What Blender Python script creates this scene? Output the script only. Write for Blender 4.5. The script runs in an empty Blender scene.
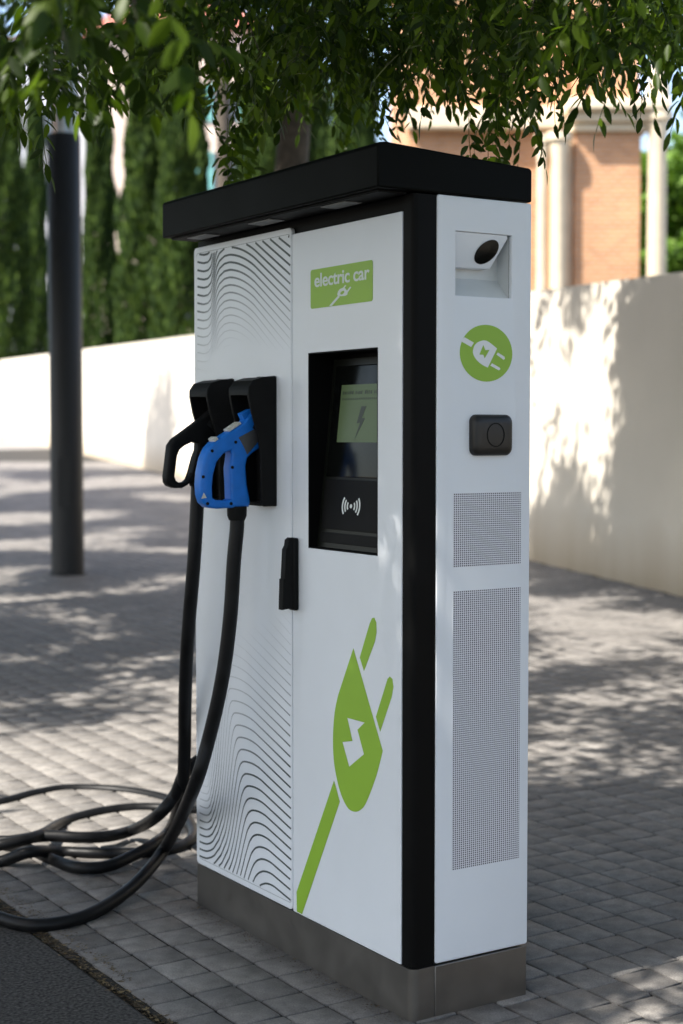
import bpy, bmesh, math, random
import numpy as np
from mathutils import Vector, Matrix, noise
rnd = random.Random(7); nr = np.random.default_rng(11)
sc = bpy.context.scene; COL = sc.collection
PI = math.pi

# ------------------------------------------------------------------ survey (camera + station frame)
FPX = 1558.0; EYE = 1.35; PITCH = math.radians(2.85); CX, CY = 341.5, 512.0
CAM = np.array([0, 0, EYE])
def ray(x, y):
    d = ((x-CX)/FPX, 1.0, -(y-CY)/FPX); c, s = math.cos(PITCH), math.sin(PITCH)
    return np.array([d[0], c*d[1]+s*d[2], -s*d[1]+c*d[2]])
def project(p):
    d = np.asarray(p, float)-CAM; c, s = math.cos(PITCH), math.sin(PITCH)
    y = c*d[..., 1]-s*d[..., 2]; z = s*d[..., 1]+c*d[..., 2]
    y = np.where(y < .05, .05, y)
    return CX+FPX*d[..., 0]/y, CY-FPX*z/y
ANG = math.atan((341+655)/FPX)
U = np.array([-math.sin(ANG), math.cos(ANG), 0.]); V = np.array([math.cos(ANG), math.sin(ANG), 0.])
O = np.array([0.16149641, 3.50616885, 0.])
def hitplane(x, y, p0, n):
    r = ray(x, y); return CAM + r*np.dot(p0-CAM, n)/np.dot(r, n)
def loc(p):
    q = p-O; return (float(np.dot(q, V)), float(np.dot(q, U)), float(q[2]))
def FP(x, y, off=0.):           # point of the station front (local y, z)
    l = loc(hitplane(x, y, O+V*off, V)); return (l[1], l[2])
def SP(x, y, off=0.):           # point of the station side (local x, z)
    l = loc(hitplane(x, y, O+U*off, U)); return (l[0], l[2])
def at_z(x, y, z):              # local point at a height
    r = ray(x, y); p = CAM + r*(z-EYE)/r[2]; return loc(p)
def at_y(x, y, ly):
    return loc(hitplane(x, y, O+U*ly, U))
def GZ(Y):
    t = np.asarray(Y, float)-5.4
    t = np.minimum(t, 90)
    return .0305*(np.sqrt(t*t+1)+t)/2 - .001
SUN_EL = math.radians(52)
SUN = -V*math.cos(SUN_EL)+np.array([0, 0, math.sin(SUN_EL)])

# ------------------------------------------------------------------ materials
def mat(name, col=(.5,.5,.5), rough=.6, metal=0., var=0., vscale=30, bump=0., bscale=200, spec=.5, **kw):
    m = bpy.data.materials.new(name); m.use_nodes = True
    nt = m.node_tree; b = nt.nodes['Principled BSDF']
    b.inputs['Base Color'].default_value = (*col, 1); b.inputs['Roughness'].default_value = rough
    b.inputs['Metallic'].default_value = metal; b.inputs['Specular IOR Level'].default_value = spec
    tc = nt.nodes.new('ShaderNodeTexCoord')
    if var:
        n = nt.nodes.new('ShaderNodeTexNoise'); n.inputs['Scale'].default_value = vscale; n.inputs['Detail'].default_value = 6
        nt.links.new(tc.outputs['Object'], n.inputs['Vector'])
        r = nt.nodes.new('ShaderNodeValToRGB'); r.color_ramp.elements[0].position = .3; r.color_ramp.elements[1].position = .7
        r.color_ramp.elements[0].color = (*[max(0, c*(1-var)) for c in col], 1)
        r.color_ramp.elements[1].color = (*[min(1, c*(1+var)) for c in col], 1)
        nt.links.new(n.outputs['Fac'], r.inputs['Fac']); nt.links.new(r.outputs['Color'], b.inputs['Base Color'])
        rr = nt.nodes.new('ShaderNodeMapRange'); rr.inputs['To Min'].default_value = max(.05, rough-.1); rr.inputs['To Max'].default_value = min(1, rough+.1)
        nt.links.new(n.outputs['Fac'], rr.inputs['Value']); nt.links.new(rr.outputs['Result'], b.inputs['Roughness'])
    if bump:
        n2 = nt.nodes.new('ShaderNodeTexNoise'); n2.inputs['Scale'].default_value = bscale; n2.inputs['Detail'].default_value = 4
        nt.links.new(tc.outputs['Object'], n2.inputs['Vector'])
        bp = nt.nodes.new('ShaderNodeBump'); bp.inputs['Strength'].default_value = bump; bp.inputs['Distance'].default_value = .002
        nt.links.new(n2.outputs['Fac'], bp.inputs['Height']); nt.links.new(bp.outputs['Normal'], b.inputs['Normal'])
    return m
M = {}
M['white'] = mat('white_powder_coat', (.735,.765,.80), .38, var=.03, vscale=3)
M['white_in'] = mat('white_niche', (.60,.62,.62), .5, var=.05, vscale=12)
M['black'] = mat('black_metal', (.0035,.0035,.0035), .5, var=.15, vscale=8, spec=.08)
M['roof'] = mat('black_roof', (.0028,.0032,.0028), .5, var=.2, vscale=5, spec=.06)
M['plastic'] = mat('black_plastic', (.008,.008,.008), .5, var=.2, vscale=20, bump=.15, bscale=900, spec=.09)
M['rubber'] = mat('black_rubber', (.006,.006,.0065), .45, var=.35, vscale=25, bump=.2, bscale=300, spec=.2)
M['blue'] = mat('blue_plastic', (.010,.16,.60), .38, var=.08, vscale=30, spec=.3)
M['green'] = mat('green_film', (.265,.46,.032), .45, var=.03, vscale=6)
M['decal'] = mat('white_film', (.74,.76,.76), .45)
M['badge_text'] = mat('pale_film', (.66,.72,.68), .5)
M['steel'] = mat('brushed_steel', (.175,.165,.152), .42, metal=.85, var=.08, vscale=14)
M['glassy'] = mat('black_glass', (.004,.0045,.004), .15, spec=.2)
M['screen_frame'] = mat('bezel', (.006,.007,.005), .35, spec=.2)
M['icon'] = mat('icon_white', (.75,.78,.75), .5)
M['label'] = mat('sticker', (.55,.55,.5), .5, var=.3, vscale=90)
M['grey'] = mat('grey_part', (.06,.06,.062), .5)
M['downlight'] = mat('lamp_cover', (.16,.16,.16), .4)
M['dark_window'] = mat('dark_window',(.05,.04,.035),.6,spec=.1)
def emis_screen():
    m = mat('lcd_screen', (.058,.088,.038), .3, spec=.2)
    b = m.node_tree.nodes['Principled BSDF']; b.inputs['Emission Color'].default_value = (.33,.45,.22,1); b.inputs['Emission Strength'].default_value = .03
    return m
M['lcd'] = emis_screen()
M['lcd_ink'] = mat('lcd_ink', (.012,.022,.008), .4)

# ------------------------------------------------------------------ mesh helpers
def link(o, parent=None):
    COL.objects.link(o)
    if parent: o.parent = parent
    return o
def tag(o, label=None, cat=None, group=None, kind=None):
    if label: o['label'] = label
    if cat: o['category'] = cat
    if group: o['group'] = group
    if kind: o['kind'] = kind
    return o
def empty(name, locn=(0,0,0), rz=0.):
    o = bpy.data.objects.new(name, None); o.location = locn; o.rotation_euler = (0,0,rz); o.empty_display_size = .2
    return link(o)
def finish(name, bm, m, parent=None, smooth=None, bevel=0, seg=2):
    bmesh.ops.recalc_face_normals(bm, faces=bm.faces)
    me = bpy.data.meshes.new(name); bm.to_mesh(me); bm.free()
    if m: me.materials.append(m)
    o = link(bpy.data.objects.new(name, me), parent)
    if smooth is not None:
        me.polygons.foreach_set('use_smooth', [True]*len(me.polygons))
        try: me.set_sharp_from_angle(angle=math.radians(smooth))
        except Exception: pass
    if bevel:
        b = o.modifiers.new('bevel', 'BEVEL'); b.width = bevel; b.segments = seg; b.limit_method = 'ANGLE'; b.angle_limit = math.radians(40)
        b.harden_normals = False
    return o
def bx(bm, x0,x1,y0,y1,z0,z1):
    vs = [bm.verts.new(p) for p in ((x0,y0,z0),(x1,y0,z0),(x1,y1,z0),(x0,y1,z0),(x0,y0,z1),(x1,y0,z1),(x1,y1,z1),(x0,y1,z1))]
    for f in ((0,3,2,1),(4,5,6,7),(0,1,5,4),(1,2,6,5),(2,3,7,6),(3,0,4,7)): bm.faces.new([vs[i] for i in f])
    return vs
def box(name, x0,x1,y0,y1,z0,z1, m, parent=None, bevel=0, seg=2):
    bm = bmesh.new(); bx(bm, x0,x1,y0,y1,z0,z1); return finish(name, bm, m, parent, 30 if bevel else None, bevel, seg)
def poly_bm(bm, loops, t0, t1, fmap, bev=0.):
    """extrude a flat outline with holes; 2D (a,b) -> fmap(a,b,c), c from t0 to t1"""
    cu = bpy.data.curves.new('tmp', 'CURVE'); cu.dimensions = '2D'; cu.fill_mode = 'BOTH'
    for L in loops:
        s = cu.splines.new('POLY'); s.points.add(len(L)-1)
        for p, q in zip(s.points, L): p.co = (q[0], q[1], 0, 1)
        s.use_cyclic_u = True
    h = (t1-t0)/2
    cu.extrude = max(h-bev, 1e-5)
    if bev: cu.bevel_depth = bev; cu.bevel_resolution = 2; cu.offset = -bev
    to = bpy.data.objects.new('tmp', cu); COL.objects.link(to)
    dg = bpy.context.evaluated_depsgraph_get(); dg.update()
    me = bpy.data.meshes.new_from_object(to.evaluated_get(dg))
    b2 = bmesh.new(); b2.from_mesh(me)
    bmesh.ops.remove_doubles(b2, verts=b2.verts, dist=1e-6)
    vm = {}
    for v in b2.verts: vm[v.index] = bm.verts.new(fmap(v.co.x, v.co.y, v.co.z+(t0+t1)/2))
    b2.verts.index_update()
    for f in b2.faces:
        try: bm.faces.new([vm[v.index] for v in f.verts])
        except ValueError: pass
    b2.free(); bpy.data.objects.remove(to); bpy.data.curves.remove(cu); bpy.data.meshes.remove(me)
def onfront(a, b, c): return (-c, a, b)       # (y, z, out of the front)
def onside(a, b, c): return (a, -c, b)        # (x, z, out of the side)
def poly(name, loops, t0, t1, fmap, m, parent=None, bev=0., smooth=30):
    bm = bmesh.new(); poly_bm(bm, loops, t0, t1, fmap, bev); return finish(name, bm, m, parent, smooth)
def rrect(a0,a1,b0,b1,r,n=5):
    P = []
    for cx,cy,s in ((a1-r,b1-r,0),(a0+r,b1-r,90),(a0+r,b0+r,180),(a1-r,b0+r,270)):
        for i in range(n+1):
            t = math.radians(s+90*i/n); P.append((cx+r*math.cos(t), cy+r*math.sin(t)))
    return P
def catmull(P, n=8, closed=False):
    P = [np.array(p, float) for p in P]; out = []; N = len(P)
    rng = range(N if closed else N-1)
    for i in rng:
        if closed: a,b,c,d = P[i-1],P[i],P[(i+1)%N],P[(i+2)%N]
        else: a,b,c,d = P[max(i-1,0)],P[i],P[i+1],P[min(i+2,N-1)]
        for k in range(n):
            t = k/n
            out.append(tuple(.5*((2*b)+(c-a)*t+(2*a-5*b+4*c-d)*t*t+(3*b-a-3*c+d)*t**3)))
    if not closed: out.append(tuple(P[-1]))
    return out
def tube(bm, pts, rad, seg=12, cap=True):
    pts = [Vector(p) for p in pts]; n = len(pts); R = rad if hasattr(rad,'__len__') else [rad]*n
    prev = None; rings = []
    up = Vector((0,0,1)) if abs((pts[1]-pts[0]).normalized().z) < .9 else Vector((1,0,0))
    for i,p in enumerate(pts):
        t = (pts[min(i+1,n-1)]-pts[max(i-1,0)]).normalized()
        nrm = (up - t*up.dot(t)).normalized(); up = nrm; bn = t.cross(nrm)
        ring = [bm.verts.new(p+(nrm*math.cos(2*PI*k/seg)+bn*math.sin(2*PI*k/seg))*R[i]) for k in range(seg)]
        rings.append(ring)
    for a,b in zip(rings, rings[1:]):
        for k in range(seg): bm.faces.new((a[k],a[(k+1)%seg],b[(k+1)%seg],b[k]))
    if cap: bm.faces.new(rings[0][::-1]); bm.faces.new(rings[-1])
def lathe(bm, prof, c=(0,0), seg=32):
    rings = [[bm.verts.new((c[0]+r*math.cos(2*PI*k/seg), c[1]+r*math.sin(2*PI*k/seg), z)) for k in range(seg)] for r,z in prof]
    for a,b in zip(rings, rings[1:]):
        for k in range(seg): bm.faces.new((a[k],a[(k+1)%seg],b[(k+1)%seg],b[k]))
    bm.faces.new(rings[0][::-1]); bm.faces.new(rings[-1])
def npmesh(name, verts, faces_flat, sizes, m, parent=None, smooth=False):
    me = bpy.data.meshes.new(name); me.vertices.add(len(verts)); me.vertices.foreach_set('co', np.asarray(verts, np.float32).ravel())
    me.loops.add(len(faces_flat)); me.loops.foreach_set('vertex_index', np.asarray(faces_flat, np.int32))
    sizes = np.asarray(sizes, np.int32); st = np.concatenate([[0], np.cumsum(sizes)[:-1]]).astype(np.int32)
    me.polygons.add(len(sizes)); me.polygons.foreach_set('loop_start', st); me.polygons.foreach_set('loop_total', sizes)
    if m: me.materials.append(m)
    me.update(calc_edges=True); me.validate()
    return link(bpy.data.objects.new(name, me), parent)

# ------------------------------------------------------------------ charging station
def build_station():
    st = empty('charging_station', tuple(O), ANG)
    tag(st, 'white electric car charging station with black overhanging roof and green plug logos', 'charging station')
    W = 1.068
    # base: steel plinth with a rounded near corner, in two sheets with a seam on the side
    cr = .022
    P = [(.0635,.0)]+[(cr-cr*math.sin(t), cr-cr*math.cos(t)) for t in [PI/2*i/8 for i in range(9)]]
    P = [(.0635,0.002)]+[(cr-cr*math.sin(PI/2*i/8)+.001, cr-cr*math.cos(PI/2*i/8)+.002) for i in range(9)]+[(.001,W),(.0635,W)]
    poly('plinth_front', [P], -.05, .1235, lambda a,b,c:(a,b,c), M['steel'], st)
    box('plinth_side', .0655,.338,.002,W,-.05,.1235, M['steel'], st, .003)
    # dark core: slab with the display opening, and the block behind it
    ys0,ys1,zs0,zs1 = .1435,.455,1.0665,1.552
    poly('cabinet_core', [[(.004,.131),(W-.004,.131),(W-.004,1.889),(.004,1.889)], [(ys0,zs0),(ys1,zs0),(ys1,zs1),(ys0,zs1)]], -.09, -.011, onfront, M['black'], st)
    ob = box('cabinet_back', .0915,.332,.06,W-.004,.131,1.889, M['black'], st)
    # black corner post
    P = [(.0615,.0025)]+[(.014-.014*math.sin(PI/2*i/6)+.0015, .014-.014*math.cos(PI/2*i/6)+.0025) for i in range(7)]+[(.0015,.043),(.0605,.043)]
    poly('corner_post', [P], .127, 1.889, lambda a,b,c:(a,b,c), M['black'], st)
    # right front panel with opening
    poly('display_panel', [rrect(.0455,.5305,.1255,1.853,.003), [(ys0,zs0),(ys1,zs0),(ys1,zs1),(ys0,zs1)]], -.010, .0, onfront, M['white'], st, .0012)
    door = poly('cabinet_door', [rrect(.5335,1.068,.1265,1.871,.012)], -.010, .0005, onfront, M['white'], st, .0012)
    # print on the door: contour lines
    print_lines(door)
    # side panel with niche opening
    na,nb,nc,nd = .117,.2795,1.667,1.8125
    sp = poly('side_panel', [rrect(.0655,.338,.1285,1.891,.006), [(na,nc),(nb,nc),(nb,nd),(na,nd)]], -.012, .0, onside, M['white'], st, .0025)
    box('far_side_panel', .012,.338,W,W+.010,.1285,1.868, M['white'], st, .003)
    box('back_panel', .334,.342,.014,W,.1285,1.889, M['white'], st, .002)
    # camera niche: shallow box, sloped floor and a slanting housing
    bm = bmesh.new()
    d = .055
    def q(*p): bm.faces.new([bm.verts.new(v) for v in p])
    A,B,C_,D = (na,-.0+.0115,nd),(nb,.0115,nd),(nb,.0115,nc),(na,.0115,nc)
    a,b,c,e = (na,.0+d,nd),(nb,d,nd),(nb,d,nc+.045),(na,d,nc+.045)
    q(A,B,b,a); q(B,C_,c,b); q(C_,D,e,c); q(D,A,a,e); q(a,b,c,e)
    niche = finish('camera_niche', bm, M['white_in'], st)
    H = [(na+.0005,1.733),(.235,1.735),(.272,1.806),(.268,nd-.0005),(na+.0005,nd-.0005)]
    def hmap(x,z,c): return (x, -c + .010 + (nd-z)*.28, z)
    hs = poly('camera_housing', [H], -.03, .006, hmap, M['white'], niche, .0015)
    E = [(.216+.036*math.cos(t)*math.cos(.62)-.023*math.sin(t)*math.sin(.62), 1.772+.036*math.cos(t)*math.sin(.62)+.023*math.sin(t)*math.cos(.62)) for t in [2*PI*i/28 for i in range(28)]]
    poly('lens_window', [E], .0062, .009, hmap, M['glassy'], niche, .0006)
    # side socket cover
    bm = bmesh.new()
    for (t,i_) in ((0,0),(.010,.0),(.020,.004),(.026,.012)): pass
    prof = [(0,.0),(.009,.0),(.014,.0018),(.018,.005),(.021,.011),(.0225,.019)]
    rings = []
    for c,ins in prof:
        rings.append([bm.verts.new(onside(p[0],p[1],c)) for p in rrect(.157+ins,.274-ins,1.301+ins,1.396-ins,.017)])
    for r0,r1 in zip(rings, rings[1:]):
        for k in range(len(r0)): bm.faces.new((r0[k],r0[(k+1)%len(r0)],r1[(k+1)%len(r0)],r1[k]))
    bm.faces.new(rings[-1]); bm.faces.new(rings[0][::-1])
    so = finish('socket_cover', bm, mat('socket_plastic',(.014,.0125,.011),.4,spec=.4), st, 35)
    E = [(.217+.026*math.cos(t), 1.349+.028*math.sin(t)) for t in [2*PI*i/32 for i in range(32)]]
    E2 = [(.217+.0235*math.cos(t), 1.349+.0255*math.sin(t)) for t in [2*PI*i/32 for i in range(32)]]
    poly('lid_ring', [E,E2], .0223, .0233, onside, M['plastic'], so)
    # vents
    g = M['grille']
    for (z0,z1) in ((1.045,1.215),(.341,.989)):
        poly('vent_grille', [[(.1115,z0),(.3105,z0),(.3105,z1),(.1115,z1)]], 0.0003, .0007, onside, g, st)
    # circle logo
    dk = lambda L, s=3.79, ox=440, oy=210: [SP(ox+p[0]/s, oy+p[1]/s) for p in L]
    circ = [(.2055+.0765*math.cos(t), 1.5375+.0655*math.sin(t)) for t in [2*PI*i/56 for i in range(56)]]
    lg = poly('round_logo', [circ], .0003, .0008, onside, M['green'], st)
    bm = bmesh.new()
    body = dk([(215,525),(180,597)])+dk(catmull([(180,597),(158,586),(136,566),(124,540),(131,512),(152,497),(178,497),(215,525)],5))[1:-1]
    bolt = dk([(168,510),(160,517),(148,545),(166,560),(167,541),(180,527),(186,550),(168,562),(184,537),(168,530)])
    bolt = dk([(163,511),(148,548),(163,549),(168,563),(187,530),(171,531)])
    poly_bm(bm, [body,bolt], .0009, .0013, onside)
    for L in ([(78,497),(92,482),(127,503),(117,519)], [(213,548),(218,540),(243,556),(245,563),(240,568)], [(190,590),(196,581),(224,597),(228,603),(222,608)]):
        poly_bm(bm, [dk(L)], .0009, .0013, onside)
    finish('plug_symbol', bm, M['decal'], lg)
    # badge
    (y0,z0),(y1,z1) = (.164,1.660),(.4405,1.7555)
    bd = poly('green_badge', [rrect(y0,y1,z0,z1,.007)], .0003, .0009, onfront, M['green'], st)
    cu = bpy.data.curves.new('t','FONT'); cu.body = 'electric car'; cu.size = .0462; cu.extrude = .0003; cu.offset = .0008; cu.space_character = .97
    to = bpy.data.objects.new('t', cu); COL.objects.link(to); dg = bpy.context.evaluated_depsgraph_get(); dg.update()
    me = bpy.data.meshes.new_from_object(to.evaluated_get(dg)); bm = bmesh.new(); bm.from_mesh(me)
    xs = [v.co.x for v in bm.verts]; k = (.4215-.177)/(max(xs)-min(xs)); x0 = min(xs)
    for v in bm.verts: v.co = Vector((-.0012-v.co.z, .4215-(v.co.x-x0)*k, 1.7125+v.co.y))
    bpy.data.objects.remove(to); finish('badge_lettering', bm, M['badge_text'], bd)
    fk = lambda L: [FP(290+p[0]/6.21, 240+p[1]/6.21) for p in L]
    bm = bmesh.new()
    poly_bm(bm, [fk([(298,330),(302,318),(312,305),(330,297),(345,300),(362,322),(358,340),(345,347),(318,349),(302,348),(296,340)]), fk([(314,330),(324,318),(338,314),(341,324),(332,336),(318,340)])], .001, .0014, onfront)
    for L in ([(246,409),(262,410),(312,352),(301,346)], [(331,298),(337,303),(352,283),(346,279)], [(356,316),(363,322),(383,294),(376,289)]): poly_bm(bm, [fk(L)], .001, .0014, onfront)
    finish('badge_plug_symbol', bm, M['badge_text'], bd)
    # big plug logo
    bk = lambda L: [FP(290+p[0]/3.1, 600+p[1]/3.1) for p in L]
    bm = bmesh.new()
    body = bk([(197,150),(288,468)]+[tuple(p) for p in catmull([(288,468),(268,545),(238,625),(220,650),(200,656),(178,642),(155,590),(138,510),(134,430),(139,350),(150,295)],5)][1:])
    poly_bm(bm, [body, bk([(178,365),(232,380),(210,402),(230,478),(184,517),(163,440),(194,437)])], .0003, .0008, onfront)
    poly_bm(bm, [bk([(217,178),(230,220),(264,128),(269,100),(268,70),(262,55),(255,56),(248,72)])], .0003, .0008, onfront)
    poly_bm(bm, [bk([(267,362),(280,408),(316,300),(321,270),(318,245),(310,237),(303,245)])], .0003, .0008, onfront)
    L = bk([(137,560),(155,625),(38,985),(22,975),(21,905)]); L = [(min(a,.527), max(b,.129)) for a,b in L]
    poly_bm(bm, [L], .0003, .0008, onfront)
    finish('large_plug_logo', bm, M['green'], st)
    # display recess
    L_ = .4698; x1,z1 = .074,1.537; x2,z2 = .023,1.070
    dx,dz = (x1-x2)/L_,(z1-z2)/L_
    def tilt(a,b,c): # a = local y, b = distance up the panel, c = out of it
        return (x2+dx*b - c*dz, a, z2+dz*b + c*dx)
    bm = bmesh.new()
    bx(bm, .0008,.0885,ys0+.0005,ys0+.004,zs0+.0005,zs1-.0005); bx(bm, .0008,.0885,ys1-.004,ys1-.0005,zs0+.0005,zs1-.0005)
    bx(bm, .0008,.0885,ys0+.0045,ys1-.0045,zs0+.0005,zs0+.003); bx(bm, .0008,.0885,ys0+.0045,ys1-.0045,zs1-.003,zs1-.0005)
    rc = finish('display_recess', bm, M['black'], st)
    pn = poly('terminal_panel', [[(ys0+.005,0),(ys1-.005,0),(ys1-.005,L_),(ys0+.005,L_)]], -.006, 0, tilt, M['screen_frame'], rc)
    poly('display_glass', [rrect(ys0+.012,.432,.176,.452,.004)], .0005, .003, tilt, M['glassy'], rc, .0006)
    scn = poly('screen', [[(.205,.262),(.397,.262),(.397,.404),(.205,.404)]], .0032, .0036, tilt, M['lcd'], rc)
    bm = bmesh.new()
    poly_bm(bm, [[(.277,.350),(.299,.350),(.314,.308),(.299,.310),(.318,.268),(.278,.321),(.293,.321)]], .0038,.0041, tilt)
    for i in range(22):
        w = rnd.uniform(.003,.006); a0 = .388-i*.0082
        bmq = [(a0-w,.380),(a0,.380),(a0,.380+rnd.uniform(.006,.010)),(a0-w,.380+rnd.uniform(.006,.010))]
        if rnd.random() < .8: poly_bm(bm, [bmq], .0038,.0041, tilt)
        poly_bm(bm, [[(a0-.0035,.366),(a0,.366),(a0,.371),(a0-.0035,.371)]], .0038,.0041, tilt)
    finish('screen_marks', bm, M['lcd_ink'], scn)
    rd = poly('card_reader', [rrect(ys0+.012,.432,.046,.170,.004)], .0005, .004, tilt, M['plastic'], rc, .0006)
    poly('receipt_slot', [rrect(ys0+.02,.437,.012,.038,.003)], .0005, .003, tilt, M['plastic'], rc, .0006)
    bm = bmesh.new(); c0 = (.304,.106)
    poly_bm(bm, [[(c0[0]+.0052*math.cos(t), c0[1]+.0052*math.sin(t)) for t in [2*PI*i/20 for i in range(20)]]], .0044,.0048, tilt)
    for r in (.016,.027,.038):
        for s in (0,PI):
            h = .62; A1 = [(c0[0]+(r+.003)*math.cos(s-h+2*h*i/12), c0[1]+(r+.003)*math.sin(s-h+2*h*i/12)*.9) for i in range(13)]
            A2 = [(c0[0]+(r-.0025)*math.cos(s+h-2*h*i/12), c0[1]+(r-.0025)*math.sin(s+h-2*h*i/12)*.9) for i in range(13)]
            poly_bm(bm, [A1+A2], .0044,.0048, tilt)
    finish('contactless_symbol', bm, M['icon'], rd)
    # roof: wedge slab
    bm = bmesh.new()
    prof = [(-.100,1.893),(-.100,1.985),(-.094,1.992),(-.078,1.994),(.330,1.972),(.336,1.966),(.336,1.893)]
    r0 = [bm.verts.new((p[0],-.004,p[1])) for p in prof]; r1 = [bm.verts.new((p[0],1.066,p[1])) for p in prof]
    bm.faces.new(r0); bm.faces.new(r1[::-1])
    for k in range(len(prof)): bm.faces.new((r0[k],r0[(k+1)%7],r1[(k+1)%7],r1[k]))
    rf = finish('roof', bm, M['roof'], st, 30, .004)
    box('roof_soffit', -.082,-.006,.02,1.045,1.887,1.8925, M['black'], rf, .001)
    for y0 in (.17,.52,.86): box('downlight', -.072,-.028,y0,y0+.11,1.8835,1.8865, M['downlight'], rf, .001)
    # door lock lever
    bm = bmesh.new(); bx(bm, -.016,.0,.4985,.529,.905,1.089); lk = finish('door_lock', bm, M['plastic'], st, 30, .005, 3)
    P = [(-.012,.912),(-.046,.908),(-.044,.985),(-.040,.987),(-.036,1.060),(-.030,1.070),(-.028,1.084),(-.020,1.090),(-.012,1.088)]
    poly('lock_lever', [P], -.5245, -.5025, lambda a,b,c:(a,-c,b), M['plastic'], lk, .002)
    bm = bmesh.new(); 
    # holsters (hoods open at the front)
    for (yn,w) in ((.607,.108),(.833,.108)):
        yf = yn+w; bm = bmesh.new(); t = .009
        prof = [(-.0012,1.499),(-.040,1.497),(-.070,1.488),(-.083,1.470),(-.084,1.452),(-.074,1.405),(-.056,1.350),(-.047,1.290),(-.046,1.172),(-.040,1.165),(-.0012,1.165)]
        for (ya,yb) in ((yn,yn+t),(yf-t,yf)):
            a_ = [bm.verts.new((p[0],ya,p[1])) for p in prof]; b_ = [bm.verts.new((p[0],yb,p[1])) for p in prof]
            bm.faces.new(a_); bm.faces.new(b_[::-1])
            for k in range(len(prof)): bm.faces.new((a_[k],a_[(k+1)%len(prof)],b_[(k+1)%len(prof)],b_[k]))
        # roof shell following the profile
        top = prof[:5]; inn = [(-.0012,1.488),(-.038,1.486),(-.064,1.478),(-.073,1.466),(-.074,1.453)]
        ring = top+inn[::-1]
        a_ = [bm.verts.new((p[0],yn+t,p[1])) for p in ring]; b_ = [bm.verts.new((p[0],yf-t,p[1])) for p in ring]
        for k in range(len(ring)): bm.faces.new((a_[k],a_[(k+1)%len(ring)],b_[(k+1)%len(ring)],b_[k]))
        bx(bm, -.046,-.0012,yn+t,yf-t,1.166,1.176); bx(bm, -.008,-.0012,yn+t,yf-t,1.176,1.486)
        bmesh.ops.remove_doubles(bm, verts=bm.verts, dist=1e-5)
        ho = finish('plug_holster', bm, M['plastic'], st, 35, .0035, 2)
        bm = bmesh.new(); yc = (yn+yf)/2
        tube(bm, [(-.008,yc,1.415),(-.036,yc,1.405)], [.036,.033], 24); finish('socket_seat', bm, M['black'], ho, 35)
    # cable outlets on the far side
    for (xx,zz) in ((.20,.46),(.26,.055)):
        bm = bmesh.new(); tube(bm, [(xx,W-.01 if zz<.1 else W+.01,zz),(xx,W+.045,zz-.006)], [.032,.026], 20); finish('cable_gland', bm, M['plastic'], st, 35)
    return st

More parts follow.
